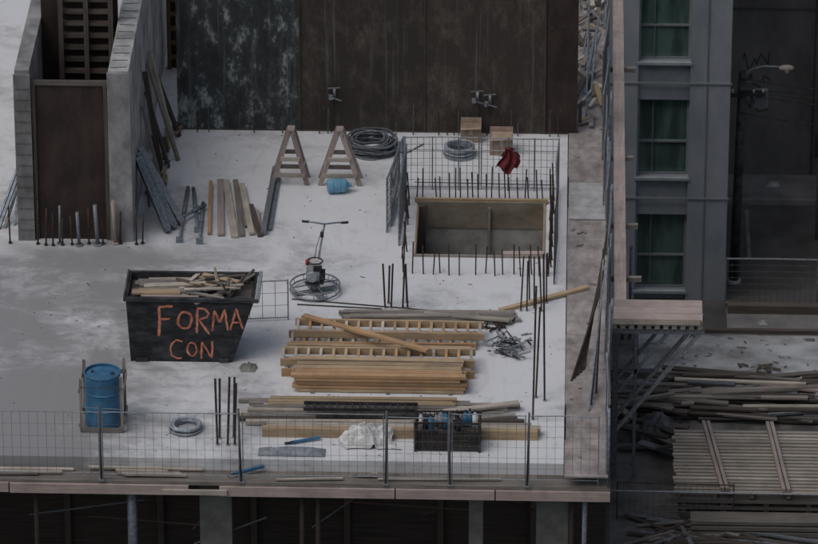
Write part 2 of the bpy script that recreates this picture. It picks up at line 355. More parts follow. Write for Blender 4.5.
# ------------------------------------------------------------------ skip
b=B()
fb=[(-4.38,0),(-2.74,0),(-2.36,1.15),(-4.44,1.15)]; y0,y1=-3.41,-2.47; th=.03
b.prism([(x,y0,z) for x,z in fb],(0,th,0),'skip'); b.prism([(x,y1-th,z) for x,z in fb],(0,th,0),'skip')
b.prism([(-2.74,y0+th,0),(-2.36,y0+th,1.15),(-2.36-.035,y0+th,1.15),(-2.775,y0+th,0)],(0,y1-y0-2*th,0),'skip')
b.prism([(-4.38,y0+th,0),(-4.44,y0+th,1.15),(-4.405,y0+th,1.15),(-4.345,y0+th,0)],(0,y1-y0-2*th,0),'skip')
b.box(-4.34,-2.79,y0+th,y1-th,.02,.05,'skip')
b.box(-4.40,-2.41,y0+.04,y1-.04,.98,1.02,'grey',.4)
b.box(-4.47,-2.31,y0-.045,y0-.002,1.09,1.15,'skip',1.4); b.box(-4.47,-2.31,y1+.002,y1+.04,1.09,1.15,'skip',2)
b.box(-4.475,-4.445,y0-.04,y1+.03,1.10,1.17,'skip',2); b.box(-2.35,-2.29,y0-.04,y1+.03,1.10,1.17,'steel',1.2)
b.box(-4.3,-4.1,y0-.03,y0-.002,0,.06,'skip',2); b.box(-2.95,-2.8,y0-.03,y0-.002,0,.06,'skip',2)
def stroke(pts,w=.036):
    # hand sprayed line: a continuous thin ribbon with slightly varying width
    q=[Vector((p[0],0,p[1])) for p in pts]; out=[q[0]]
    for a,c in zip(q,q[1:]):
        n=max(1,int((c-a).length/.04))
        for i in range(1,n+1): out.append(a.lerp(c,i/n)+Vector((U(-.005,.005),0,U(-.005,.005))))
    ws=[w*U(.8,1.2)*(.75 if i in (0,len(out)-1) else 1) for i in range(len(out))]; o=len(b.v); n=len(out)
    for i,p in enumerate(out):
        a=out[max(i-1,0)]; c=out[min(i+1,n-1)]; d=(c-a).normalized(); nn=Vector((-d.z,0,d.x))
        for s in (-1,1): b.v.append(Vector((p.x,y0-.003-.0002*(i%7),p.z))+nn*s*ws[i]/2)
    for i in range(n-1):
        j=o+2*i; b.face([j,j+2,j+3,j+1],'spray',[(0,0)]*4,U(.8,1.05))
X0=-3.92
def L(x,z): return (X0+x*.93,z)
stroke([L(0,.46),L(.02,.75),L(.02,.98)],.045); stroke([L(.01,.98),L(.26,1.0)],.042); stroke([L(.02,.76),L(.2,.77)],.042)
stroke([L(.46+.12*math.cos(t)*(1+.1*math.sin(2*t)),.75+.15*math.sin(t)) for t in [i*math.pi/8+.4 for i in range(17)]],.04)
stroke([L(.66,.52),L(.68,.97)],.038); stroke([L(.67,.97),L(.82,.95),L(.87,.88),L(.84,.81),L(.70,.76)]); stroke([L(.70,.76),L(.88,.50)])
stroke([L(.93,.56),L(.97,.93)],.034); stroke([L(.97,.93),L(1.06,.72)],.034); stroke([L(1.06,.72),L(1.15,.95)],.034); stroke([L(1.15,.95),L(1.2,.58)],.034)
stroke([L(1.24,.58),L(1.35,.97)],.034); stroke([L(1.35,.97),L(1.46,.6)],.034); stroke([L(1.27,.72),L(1.44,.72)],.03)
X0=-3.78
stroke([L(.26,.36),L(.16,.39),L(.07,.33),L(.04,.22),L(.08,.1),L(.16,.06),L(.24,.07)],.032)
stroke([L(.42+.08*math.cos(t),.23+.12*math.sin(t)) for t in [i*math.pi/7 for i in range(15)]],.032)
stroke([L(.58,.06),L(.6,.36)],.032); stroke([L(.6,.36),L(.76,.08)],.032); stroke([L(.76,.08),L(.78,.38)],.032)
b.done('waste_skip')
b=B()
for i in range(14):
    y=y0+.1+.055*i; z=1.05+U(0,.07); b.beam((-4.3+U(-.06,.2),y,z),(-3.3+U(-.3,.2),y+U(-.08,.08),z+U(-.02,.03)),U(.08,.16),.03,random.choice(['grey','pale','tan','pink']),U(.65,.95))
for i in range(22):
    cx=U(-3.5,-2.85); l=U(.4,1.0); a=random.gauss(0,.5); y=U(y0+.15,y1-.12); z=1.05+U(0,.12); 
    dx=l/2*math.cos(a); dy=l/2*math.sin(a); yy0=max(y0-.02,min(y1+.05,y-dy)); yy1=max(y0-.02,min(y1+.05,y+dy))
    b.beam((cx-dx,yy0,z+U(-.03,.03)),(min(cx+dx,-2.25),yy1,z+U(-.02,.05)),U(.04,.1),.025,random.choice(['grey','pale','tan','dkwood','dkwood']))
for i in range(12): b.beam((-2.9+U(-.2,.3),U(y0+.1,y1-.1),1.05),(-2.75+U(-.3,.4),U(y0+.1,y1-.1),1.24+U(-.05,.14)),.04,.025,random.choice(['grey','dkwood','pale']))
b.done('scrap_lumber')

# ------------------------------------------------------------------ power trowel
b=B(); cx,cy=-1.53,-.80
b.ring((cx,cy,.05),.41,.014,'steel',36); b.ring((cx,cy,.15),.41,.014,'steel',36)
for i in range(12):
    t=i*math.pi/6; b.cyl((cx+.41*math.cos(t),cy+.41*math.sin(t),.05),(cx+.41*math.cos(t),cy+.41*math.sin(t),.15),.007,'steel',5)
for i in range(4):
    t=i*math.pi/2+.4; d=Vector((math.cos(t),math.sin(t),0)); c=Vector((cx,cy,.03))
    b.beam(c+d*.08,c+d*.38,.13,.01,'steel',1); b.cyl(c+Vector((0,0,.12)),c+d*.41+Vector((0,0,.12)),.012,'steelb',6)
b.cyl((cx,cy,.04),(cx,cy,.2),.08,'steelb',12)
b.box(cx-.15,cx+.15,cy-.13,cy+.13,.2,.24,'black'); b.box(cx-.14,cx+.08,cy-.1,cy+.12,.24,.42,'steel',1.3)
b.cyl((cx-.04,cy-.16,.34),(cx-.04,cy-.06,.34),.09,'steel',14,tone=1.5); b.box(cx-.1,cx+.1,cy-.02,cy+.13,.42,.54,'white',.8); b.box(cx-.02,cx+.12,cy-.1,cy+.0,.42,.49,'black')
b.box(cx+.09,cx+.17,cy-.1,cy+.06,.26,.40,'black',1); b.cyl((cx-.12,cy,.5),(cx-.12,cy,.58),.035,'redy',10); b.ring((cx,cy+.02,.56),.13,.012,'black',20)
b.tube([(cx+.03,cy+.1,.3),(cx+.07,cy+.3,.62),(cx+.12,cy+.55,.88),(cx+.14,cy+.65,.95)],.017,'steelb')
b.tube([(cx+.14-.3,cy+.74,.93),(cx-.05,cy+.66,.96),(cx+.14,cy+.62,.95),(cx+.33,cy+.66,.96),(cx+.5,cy+.74,.93)],.014,'steelb')
b.cyl((cx-.24,cy+.77,.925),(cx-.13,cy+.72,.94),.022,'black',8); b.cyl((cx+.41,cy+.69,.945),(cx+.52,cy+.75,.925),.022,'black',8)
b.cyl((cx+.1,cy+.45,.80),(cx+.1,cy+.45,.88),.03,'black',8)
b.tube([(cx+.1,cy+.5,.9),(cx+.02,cy+.3,.7),(cx-.02,cy+.1,.5)],.006,'black')
b.done('power_trowel')

# ------------------------------------------------------------------ sawhorses
def sawhorse(x0,x1,xt,y):
    b=B(); 
    for k,yy in enumerate((y,y+.32)):
        for xx in (x0,x1): b.beam((xx,yy,0),(xt+(.03 if xx>xt else -.03),yy+(.07 if k==0 else -.07),.98),.03,.085,'pink',U(.65,.95),up=(1,0,0))
        for f in (.2,.50): 
            xa=x0+(xt-x0)*f; xb=x1+(xt-x1)*f; yq=yy+(.07 if k==0 else -.07)*f-(.035 if k==0 else -.035); b.beam((xa-.02,yq,.98*f),(xb+.02,yq,.98*f),.025,.075,'pale' if k==0 else 'grey',U(.6,.85))
    for f in (.3,.97):
        for s,xx in ((-1,x0),(1,x1)):
            xa=xx+(xt-xx)*f+s*.03; b.beam((xa,y+.03,.96*f),(xa,y+.29,.96*f),.02,.08,'pale',U(.6,.85))
    b.box(xt-.06,xt+.06,y+.05,y+.27,.985,1.01,'pink',.8)
    b.done('sawhorse')
sawhorse(-2.46,-1.86,-2.14,3.35); sawhorse(-1.64,-.95,-1.30,3.35)
b=B(); a=Vector((-1.50,3.05,.13)); d=Vector((1,.15,0)).normalized()
prof=[(0,.09),(.02,.125),(.10,.13),(.115,.12),(.13,.13),(.22,.13),(.235,.12),(.25,.13),(.31,.12),(.36,.06),(.38,.035),(.43,.033)]
for (t0,r0),(t1,r1) in zip(prof,prof[1:]): b.cyl(a+d*t0,a+d*t1,r0,'blue2',16,r2=r1,cap=False,tone=1)
b.cyl(a,a+d*.001,.09,'blue2',16,tone=1); b.cyl(a+d*.43,a+d*.45,.038,'white',12)
b.done('water_jug')
# coils
b=B()
for i in range(26): b.ring((-.80+U(-.06,.06),4.85+U(-.06,.06),.02+.009*i),U(.26,.42),.015,'cable',32,U(.25,.75),.05,(U(-.03,.03),U(-.03,.03)))
b.tube([(-.45,4.75,.03),(-.2,4.7,.015),(-.05,4.9,.015),(.1,5.1,.015)],.012,'cable',tone=.6)
b.done('cable_coil')
b=B()
for i in range(12): b.ring((.73+U(-.012,.012),4.67+U(-.012,.012),.02+.016*i),.25+U(-.015,.015),.016,'cable',28,U(.9,1.5),.01)
for i in range(6): b.ring((.73,4.67,.1+.016*i),.20,.016,'cable',28,U(.6,1.0),.01)
b.done('hose_coil')
b=B()
for i in range(7): b.ring((-3.32+U(-.015,.015),-5.76+U(-.015,.015),.02+.014*i),.21+U(-.03,.04),.017,'cable',28,U(.9,1.4),.02)
b.done('hose_coil.001')
def carton(x,y,w,d,h,op=True):
    b=B(); b.box(x-w/2,x+w/2,y,y+.012,0,h,'card',.95); b.box(x-w/2,x+w/2,y+d-.012,y+d,0,h,'card',.8); b.box(x-w/2,x-w/2+.012,y+.012,y+d-.012,0,h,'card'); b.box(x+w/2-.012,x+w/2,y+.012,y+d-.012,0,h,'card')
    b.box(x-w/2+.012,x+w/2-.012,y+.012,y+d-.012,h-.03,h-.02,'card',.8 if op else 1.15)
    b.beam((x-w/2,y-.045,h-.02),(x+w/2,y-.045,h-.0),.085,.008,'card',1.15); b.beam((x-w/2,y+d+.01,h+.03),(x+w/2,y+d+.01,h+.03),.008,.07,'card',1.1)
    b.box(x-.03,x+.03,y-.003,y-.0005,h*.5,h-.04,'pale',.8); b.done('cardboard_box')
carton(.92,5.2,.36,.26,.30); carton(1.46,4.68,.40,.32,.34,False)

# ------------------------------------------------------------------ planks left
b=B()
for p1,p2,w,k in [((-3.42,1.3),(-3.52,3.3),.06,'orange'),((-3.22,1.25),(-3.36,3.4),.11,'pink'),((-2.98,1.2),(-3.27,3.4),.12,'pale'),((-2.86,1.25),(-3.1,3.4),.09,'grey'),((-2.7,1.3),(-2.98,3.2),.1,'pale'),((-2.55,1.25),(-2.78,2.4),.09,'dkwood'),((-2.60,1.5),(-2.66,2.2),.08,'pink'),((-2.8,1.6),(-3.0,3.0),.07,'grey')]:
    z=U(.02,.05); b.beam((*p1,z),(*p2,z+U(0,.04)),w,.035,k,U(.65,.9))
b.done('lumber_planks')
b=B()
b.beam((-2.50,1.32,.06),(-2.44,3.87,.06),.09,.12,'steel',.8); b.beam((-2.40,1.5,.03),(-2.36,3.6,.03),.05,.05,'steelb',.9); b.done('steel_channel')
b=B()
for p1,p2 in [((-3.9,1.0,.05),(-3.9,3.1,.05)),((-3.62,1.4,.05),(-3.80,3.0,.08)),((-3.56,.95,.04),(-3.60,2.5,.04)),((-3.95,1.7,.12),(-3.55,2.3,.1))]:
    b.cyl(p1,p2,.026,'steelb',8); b.box(p1[0]-.06,p1[0]+.06,p1[1]-.01,p1[1],0,.12,'steelb')
    m=(Vector(p1)+Vector(p2))/2; b.cyl(m,Vector(p2),.034,'steelb',8)
b.done('adjustable_props')
for dx in (0,.14,.30):
    b=B(); p1=Vector((-4.02+dx*.7-.1,1.35+dx,.0)); p2=Vector((-4.66,2.15+dx*1.4,.98)); b.beam(p1+Vector((0,0,.03)),p2,.08,.12,'steelb' if dx<.2 else 'grey',.8); b.beam(p1+Vector((0,0,.1)),p2+Vector((0,0,.07)),.12,.015,'steel',.9); b.done('aluminium_beam')

# ------------------------------------------------------------------ stair guard
b=B(); mesh_panel(b,(-.17,3.25,0),(1.1,3.27,0),.98,r=.0045); mesh_panel(b,(1.14,3.27,0),(2.47,3.25,0),.98,r=.0045); b.cyl((-.17,3.25,.75),(2.47,3.25,.75),.01,'steel',5)
for x in (.3,.75,1.6,2.05): b.cyl((x,3.24,0),(x,3.24,1.0),.012,'steelb',6)
b.done('mesh_guard_fence')
for o in ((-.20,3.2,-.36,1.75),(-.26,3.0,-.42,1.5),(-.14,2.9,-.20,1.0)):
    b=B(); mesh_panel(b,(o[0],o[1],0),(o[2],o[3],0),1.0,fr=.016,r=.0045,kf='steelb'); b.done('mesh_guard_fence')
b=B(); mesh_panel(b,(2.47,3.2,0),(2.44,1.2,0),1.0,r=.0045); b.done('mesh_guard_fence')
b=B(); mesh_panel(b,(2.46,1.15,0),(2.42,-.4,0),.95,r=.0045,kf='rust'); b.done('mesh_guard_fence')
b=B()
for i in range(22):
    x=.04+i*.108+U(-.03,.03); 
    if R()<.9: b.cyl((x,2.9+U(-.06,.06),0),(x+U(-.03,.03),2.9,U(.36,.62)),.012,'rust',5)
for i in range(16):
    x=.08+i*.15+U(-.03,.03)
    if R()<.9: b.cyl((x,-.05+U(-.06,.06),0),(x+U(-.03,.03),-.05,U(.38,.62)),.012,'rust',5)
for i in range(12):
    y=.0+i*.26; b.cyl((-.10+U(-.04,.04),y,0),(-.10+U(-.03,.03),y,U(.4,.65)),.013,'rust',5); b.cyl((2.36+U(-.04,.04),y,0),(2.36+U(-.03,.03),y,U(.45,.8)),.014,'rust',5)
b.cyl((2.35,-.2,.3),(2.37,3.0,.32),.008,'rust',5)
b.cyl((.0,2.9,.3),(2.4,2.9,.28),.008,'rust',5)
b.done('stairwell_starter_bars')
b=B()
def cl(s,t):
    w=.10+.34*min(1,t*1.5)*(1-.2*t); x=1.60+(s-.5)*w+.04*math.sin(t*4); dr=t*.42*(1-.35*abs(s-.62)-.12*math.sin(s*9)); 
    return (x,3.22-.02-.03*math.sin(s*16+t*3)-.06*t,.80-dr)
b.grid(cl,30,16,'red'); b.grid(lambda s,t:(cl(s,t*.6)[0],3.29+.025*math.sin(s*20),cl(s,t*.6)[2]),20,8,'red',.8); b.grid(lambda s,t:(1.60+(s-.5)*.1,3.2+.09*t,.80+.015*math.sin(t*3.14)),4,4,'red'); b.done('red_jacket')

# ------------------------------------------------------------------ rebar groups
def bars(name,lst,r=.014):
    for x,y,h in lst:
        b=B(); b.cyl((x,y,0),(x+U(-.05,.05)*h,y+U(-.03,.03),h),r,'rust',6)
        b.cyl((x,y,0),(x,y,.02),r*1.8,'conc',6)
        b.done(name)
bars('column_rebar',[(-.35,-1.37,.80),(-.25,-1.37,.82),(-.06,-1.36,.80),(.02,-1.36,.78),(-.30,-1.2,.7),(0,-1.15,.7)],.018)
bars('column_rebar',[(1.88,-1.4,1.0),(1.98,-1.4,.9),(2.10,-1.3,.95),(2.22,-1.4,1.0),(2.02,-1.1,.85),(2.3,-1.1,.9)],.015)
bars('column_rebar',[(2.12,-5.25,2.35),(2.30,-4.6,2.6),(2.16,-4.5,1.6)],.018)
bars('column_rebar',[(-2.80,-6.26,1.15),(-2.64,-6.26,1.18),(-2.53,-6.26,1.1),(-2.78,-6.05,1.05),(-2.56,-6.0,1.05)],.020)
b=B()
for p in [((-1.9,-1.1),(.7,-1.5)),((-1.8,-1.3),(-.4,-1.42)),((-.6,-1.55),(1.2,-1.6))]: b.cyl((*p[0],.015),(*p[1],.015),.011,'rust',5)
b.done('loose_rebar')
b=B(); mesh_panel(b,(-2.75,-1.95,0),(-1.92,-1.85,0),.72,sp=.2,sv=.2,r=.005,fr=.012); b.done('wire_mesh_frame')

# ------------------------------------------------------------------ lumber stacks
def ladder(b,x0,x1,yc,w,z,h,ang=0,k='tan'):
    dy=(x1-x0)/2*math.sin(ang); rail=.05
    for s in (-1,1):
        b.beam((x0+U(-.03,.03),yc-dy+s*w/2,z+h/2),(x1+U(-.03,.03),yc+dy+s*w/2,z+h/2),rail,h,k,U(.8,1.1))
    n=int((x1-x0)/.2)
    for i in range(n+1):
        f=i/n; x=x0+.05+(x1-x0-.1)*f; y=yc-dy+2*dy*f
        b.beam((x,y-w/2+rail/2,z+h*.55),(x,y+w/2-rail/2,z+h*.55),.045,h*.8,random.choice(['pale','tan','orange']),U(.8,1.15))
b=B()
for i in range(5):
    b.beam((-1.07+U(-.05,.1),-1.93+i*.09,.03+.03*(i%2)),(1.8+U(-.1,.1),-1.88+i*.09,.03),.085,.04,'grey',U(.7,1.1))
b.beam((-.9,-1.85,.09),(1.2,-1.75,.09),.12,.03,'grey'); b.beam((.3,-1.7,.08),(1.7,-1.95,.1),.1,.03,'pale',.7)
b.done('plank_stack')
b=B(); ladder(b,-1.86,1.20,-2.66,.40,.0,.12,.008,'orange'); ladder(b,-1.78,1.28,-2.50,.42,.122,.12,-.012); b.done('timber_ladder_frames')
b=B(); b.beam((-1.88,-2.92,.06),(1.1,-2.98,.06),.09,.1,'tan',.95); b.beam((-1.7,-3.04,.03),(.9,-3.08,.03),.07,.05,'grey',.9); b.done('loose_plank')
b=B(); ladder(b,-1.90,1.14,-3.66,.40,.0,.13,.0,'orange'); ladder(b,-1.96,1.16,-3.52,.42,.132,.12,.010); 
b.beam((-1.7,-3.76,.28),(1.0,-3.80,.28),.12,.028,'tan',1.0)
b.done('timber_ladder_frames')
b=B()
for l in range(5):
    y=-4.44
    for w in (.13,.13,.12,.13):
        b.beam((-1.68+U(-.07,.04),y+w/2+U(-.008,.008),.04+l*.062),(1.03+U(-.09,.06),y+w/2,.04+l*.062),w-.012,.05,'orange' if R()<.3 else 'tan',U(.7,1.05)); y+=w
for x in (-1.4,-.2,.8): b.beam((x,-4.47,.008),(x,-3.92,.008),.06,.014,'grey')
b.done('plank_stack.001')
b=B(); b.beam((-1.65,-2.2,.26),(.42,-3.6,.36),.11,.04,'orange',1.05); b.done('loose_plank')
b=B(); b.beam((1.54,-1.45,.03),(2.98,-.6,.06),.09,.05,'tan',1.05); b.done('loose_plank')
b=B()
for i in range(9):
    y=-4.8-i*.09; b.beam((-2.49+U(-.1,.4),y,.04),(1.3+U(-.3,.7),y+U(-.03,.03),.04+U(0,.01)),.08,.05,random.choice(['grey','pale','grey','dkwood','pink']))
for i in range(5):
    y=-4.83-i*.1; b.beam((-2.4+U(-.1,.4),y,.095),(1.1+U(-.3,.4),y+U(-.03,.05),.095+U(0,.01)),.09,.045,random.choice(['grey','pale','tan']),U(.6,1))
b.beam((.4,-5.35,.12),(1.9,-4.95,.14),.12,.04,'pale',.8); b.beam((.2,-5.6,.08),(1.85,-5.3,.1),.1,.04,'grey',1); b.beam((-2.3,-5.25,.03),(-1.4,-5.4,.03),.1,.04,'grey',1)
b.done('plank_stack.002')
b=B()
for y in (-5.13,-5.34): b.beam((-1.5,y,.18),(.3,y,.18),.03,.05,'black',1)
for i in range(15): b.beam((-1.45+i*.12,-5.15,.18),(-1.45+i*.12,-5.32,.18),.03,.02,'black',1)
b.beam((-1.3,-5.42,.12),(.5,-5.42,.12),.07,.06,'black',1.2)
b.done('steel_ladder')
b=B()
b.beam((-2.12,-5.92,.08),(2.2,-5.90,.08),.12,.15,'tan',.85); b.beam((-2.05,-5.78,.07),(2.25,-5.76,.07),.12,.13,'pale',.8); b.beam((-1.7,-5.65,.05),(2.1,-5.60,.05),.11,.09,'grey',.9); b.beam((-2.4,-5.56,.05),(.3,-5.50,.05),.09,.06,'pale',.8)
b.done('timber_beams')
b=B()
for i in range(50):
    c=Vector((1.72+random.gauss(0,.16),-2.85+random.gauss(0,.16),U(.02,.18))); d=Vector((U(-1,1),U(-1,1),U(-.5,.5))).normalized()*U(.05,.15); b.cyl(c-d,c+d,U(.008,.018),random.choice(['steel','rust','cable','steelb','black']),6)
for i in range(12): b.ring((1.72+random.gauss(0,.15),-2.85+random.gauss(0,.15),U(.03,.15)),U(.03,.06),.012,'steel',12,1,0,(U(-.03,.03),U(-.03,.03)))
b.done('formwork_clamps_heap')
b=B()
for i in range(14):
    c=Vector((1.6+random.gauss(0,.12),-2.0+random.gauss(0,.1),U(.02,.06))); d=Vector((U(-1,1),U(-1,1),U(-.2,.2))).normalized()*U(.04,.1); b.cyl(c-d,c+d,U(.01,.02),random.choice(['black','rust']),6)
b.done('steel_fittings')
# crate
b=B(); x0,x1,ya,yb,h=.30,1.30,-6.38,-5.98,.52
for x in (x0,x1):
    for y in (ya,yb): b.box(x-.02,x+.02,y-.02,y+.02,0,h,'black',1)
for z in (.06,.2,.34,.5):
    for y in (ya,yb): b.beam((x0,y,z),(x1,y,z),.015,.03,'black',1)
    for x in (x0,x1): b.beam((x,ya,z),(x,yb,z),.015,.03,'black',1)
for i in range(1,14):
    x=x0+(x1-x0)*i/14
    for y in (ya,yb): b.box(x-.007,x+.007,y-.006,y+.006,.05,h,'black',1)
b.box(x0,x1,ya,yb,.03,.05,'black'); b.box(x0+.02,x1-.02,ya+.02,yb-.02,.05,.3,'dkwood',.8)
b.done('steel_basket')
for i in range(12):
    b=B(); x=.40+i*.075+U(-.02,.02); y=U(-6.32,-6.05); k=random.choice(['white','blue','black','cable','cable','rust','white']); hh=U(.2,.34); rr=U(.03,.05); b.cyl((x,y,.3),(x,y,.3+hh*.7),rr,k,12); b.cyl((x,y,.3+hh*.7),(x,y,.3+hh*.9),rr,k,12,r2=.016,cap=False); b.cyl((x,y,.3+hh*.9),(x,y,.3+hh),.016,'black',8); b.done('bottle')
# crumpled white sheet bundle
b=B()
def tarp(s,t):
    x=(s-.5)*2;y=(t-.5)*2; r=math.sqrt(x*x+y*y); ang=math.atan2(y,x); lim=.92+.10*math.sin(3*ang+1)+.07*math.sin(7*ang)+.04*math.sin(13*ang+2)
    f=max(0,1-(r/lim)**2.0); p=Vector((x*1.6,y*1.6,3)); n=1-abs(noise.noise(p*1.2))*2; n2=1-abs(noise.noise(p*2.9+Vector((5,0,0))))*2; n3=1-abs(noise.noise(p*6+Vector((5,7,0))))*2
    hgt=.02+.27*f**.6*(.70+.12*n+.16*n2+.07*n3)+.02*n2*(1 if r<lim else .3)
    return (-.48+x*.43+.06*noise.noise(p*2)+.12*y*y,-6.05+y*.30+.04*noise.noise(p*2+Vector((9,9,9))),max(.006,hgt))
b.grid(tarp,64,64,'white',sm=False); b.done('plastic_sheet_bundle')
# barrel
b=B(); cx,cy=-4.64,-5.58
prof=[(0,.275),(.01,.29),(.28,.285),(.295,.30),(.31,.285),(.57,.285),(.585,.30),(.60,.285),(.86,.285),(.875,.295),(.89,.29)]
for (z0,r0),(z1,r1) in zip(prof,prof[1:]): b.cyl((cx,cy,z0+.02),(cx,cy,z1+.02),r0,'blue',32,r2=r1,cap=False,tone=1)
b.poly([(cx+.285*math.cos(i*math.pi/16),cy+.285*math.sin(i*math.pi/16),.875) for i in range(32)],'blue',.9)
b.ring((cx,cy,.905),.283,.014,'blue',32,.9); b.cyl((cx+.16,cy,.875),(cx+.16,cy,.90),.03,'black',10); b.cyl((cx-.16,cy+.05,.875),(cx-.16,cy+.05,.90),.02,'black',10)
b.done('blue_barrel')
b=B()
for sx in (-1,1):
    for sy in (-1,1): b.beam((cx+sx*.32,cy+sy*.30,0),(cx+sx*.315,cy+sy*.30,.98+U(-.04,.04)),.045,.035,'grey',1.0)
for z in (.12,.72):
    for sx in (-1,1): b.beam((cx+sx*.35,cy-.32,z),(cx+sx*.35,cy+.32,z),.02,.07,'grey',1)
b.beam((cx-.35,cy+.34,.75),(cx+.35,cy+.34,.75),.02,.07,'grey'); b.beam((cx-.34,cy-.335,.06),(cx+.34,cy-.335,.06),.02,.06,'grey')
b.cyl((cx-.33,cy-.335,.45),(cx+.33,cy-.335,.42),.006,'steel',5); b.cyl((cx-.33,cy-.335,.80),(cx+.33,cy-.335,.78),.006,'rust',5)
b.done('barrel_timber_frame')
b=B(); b.beam((-1.65,-6.2,.03),(-1.2,-6.05,.05),.05,.03,'blue',1); b.cyl((-1.75,-6.23,.03),(-1.6,-6.19,.03),.02,'black',8); b.done('spirit_level')
b=B(); b.beam((-2.5,-6.95,-.14),(-2.05,-6.75,-.1),.05,.04,'blue',1); b.cyl((-2.6,-7.0,-.15),(-2.5,-6.95,-.14),.015,'black',8); b.done('hand_tool')
b=B()
for i in range(7): b.beam((-4.6+U(-.2,.4),-7.0+i*.04,-.17+U(0,.04)),(-3.2+U(-.5,.2),-6.98+i*.04,-.16),.06,.025,random.choice(['pale','grey','pink']))
for i in range(4): b.beam((-6.6,-7.0+i*.06,-.17),(-5.2+U(-.4,.2),-6.98+i*.05,-.16),.06,.025,random.choice(['pale','grey']))
for i in range(5): b.beam((U(-2,2),-7.05+i*.06,-.17),(U(-1,3),-7.0+i*.05,-.16),.05,.02,random.choice(['pale','grey']))
b.done('scrap_boards')
b=B(); b.grid(lambda s,t:(-2.15+s*1.05,-6.62+t*.26,.012+.07*max(0,1-((s-.5)*2)**2)**.5*max(0,1-((t-.5)*2)**2)**.5*(1+.5*noise.noise(Vector((s*7,t*4,0))))),36,12,'cable',.9); b.done('cement_sack')
b=B(); b.grid(lambda s,t:(-2.62+(s-.5)*.3*(1-.5*abs(t-.5))+.15,-3.75+t*.3,.006+.06*max(0,1-((s-.5)*2)**2-((t-.5)*2)**2)*(1+noise.noise(Vector((s*6,t*6,1))))),16,16,'concdk',1); b.done('mortar_spill')
b=B()
for i in range(300):
    if R()<.5: x,y=U(-6.5,2.5),U(-6.6,5.4)
    else:
        gx,gy=random.choice([(-2.5,-3.0),(-1.2,-4.7),(1.7,-2.6),(-3.2,2),(-4.3,1.6),(2.2,0),(0,5.2),(1,-5.2),(-4.2,-2.2)]); x,y=random.gauss(gx,.6),random.gauss(gy,.5)
    if hx0-.1<x<hx1+.1 and hy0-.1<y<hy1+.1: continue
    if x<-4.6 and y>.9: continue
    if x>2.6 or y<-6.65 or y>5.5: continue
    a=U(0,6.28); l=U(.006,.035)*(1 if R()<.93 else 3); b.beam((x,y,.006),(x+l*math.cos(a),y+l*math.sin(a),.008),U(.005,.016),.008,random.choice(['dkwood','grey','grey','conc','conc','wire']))
b.done('slab_debris')

# ------------------------------------------------------------------ fences
b_posts=[-6.9,-4.55,-2.38,-.14,.86,2.05,3.18]
for a,c in zip(b_posts,b_posts[1:]):
    b=B(); h=1.0+U(-.04,.04); 
    mesh_panel(b,(a+.03,-7.10+U(-.02,.02),-.2),(c-.03,-7.10+U(-.02,.02),-.2),h+.2,z0=.12,sp=.13,sv=.18,r=.0028,fr=.009)
    b.cyl((a,-7.1,-.25),(a+U(-.03,.03),-7.1,1.08),.016,'wire',8); b.box(a-.05,a+.05,-7.15,-7.05,-.2,-.185,'steel'); b.done('edge_protection_fence')
ys=[-7.1,-5.2,-3.3,-1.2,.7,2.6,4.5,6.4,8.3,10.2,12.1]
for a,c in zip(ys,ys[1:]):
    b=B(); o1,o2=U(-.07,.03),U(-.03,.07); hh=1.25 if a>-1.3 else 1.1
    mesh_panel(b,(3.28+o1,a,0),(3.28+o2,c-.04,0),hh,sp=.11,sv=.15,fr=.014,r=.004); b.cyl((3.31,a,-.3),(3.31+U(-.04,.06),a,hh+.08),.022,'steelb',8); b.done('edge_protection_fence')
b=B(); 
for i in range(5): b.cyl((2.72+.05*i,-3.95+.1*i,.02),(3.2+.02*i,-1.9+.3*i,.7+.1*i),.018,'rust',6)
b.done('leaning_scaffold_tubes')
b=B()
for i in range(4): b.cyl((3.0+.04*i,-5+.2*i,.05),(3.22,-2.2+.4*i,.95),.016,random.choice(['rust','steel']),6)
b.done('leaning_scaffold_tubes')
b=B()
for i in range(60):
    x,y=U(2.72,3.2),U(5.9,13); a=U(0,3.14); l=U(.15,.8); z=.03+U(0,.14); dx,dy=l/2*math.cos(a)*.45,l/2*math.sin(a)
    b.beam((x-dx,y-dy,z),(x+dx,y+dy,z+U(-.01,.12)),U(.04,.11),.03,random.choice(['grey','pale','tan','dkwood','dkwood','conc']),U(.5,1))
b.done('scrap_timber_pile')
b=B()
for i in range(7): b.cyl((2.7+.06*i,U(6,8),.05),(3.0+U(-.1,.2),U(8.5,11),U(.1,.9)),.018,'steelb',6)
b.done('loose_scaffold_tubes')

# ------------------------------------------------------------------ loading platform
b=B(); 
for i in range(3): b.box(3.36,4.86,-1.72+i*.25,-1.72+i*.25+.242,-.02,.03,'pink',U(1.0,1.15))
b.box(3.36,4.82,-1.74,-1.725,-.05,.05,'pale',.9)
for i in range(11): b.beam((3.42+i*.14,-1.68,-.1),(3.42+i*.14,-1.0,-.1),.08,.12,'pale',U(.8,1.1))
for y in (-1.6,-1.1): b.beam((2.9,y,-.22),(4.9,y,-.22),.08,.1,'steel',.9)
for y in (-1.6,-1.1):
    b.beam((4.82,y,-.27),(3.45,y,-2.1),.06,.06,'steel',1.2); b.beam((4.3,y,-.27),(3.5,y,-1.35),.05,.05,'steelb',1.1); b.beam((3.45,y,-.27),(3.45,y,-3),.09,.09,'steel',.6); b.beam((3.78,y,-.27),(3.78,y,-3),.05,.05,'steelb',.8)
    b.beam((3.45,y,-1.2),(4.1,y,-1.2),.04,.04,'steel',.7)
b.beam((4.7,-1.6,-.3),(4.7,-1.1,-.3),.06,.06,'steel',.7)
b.done('loading_platform')

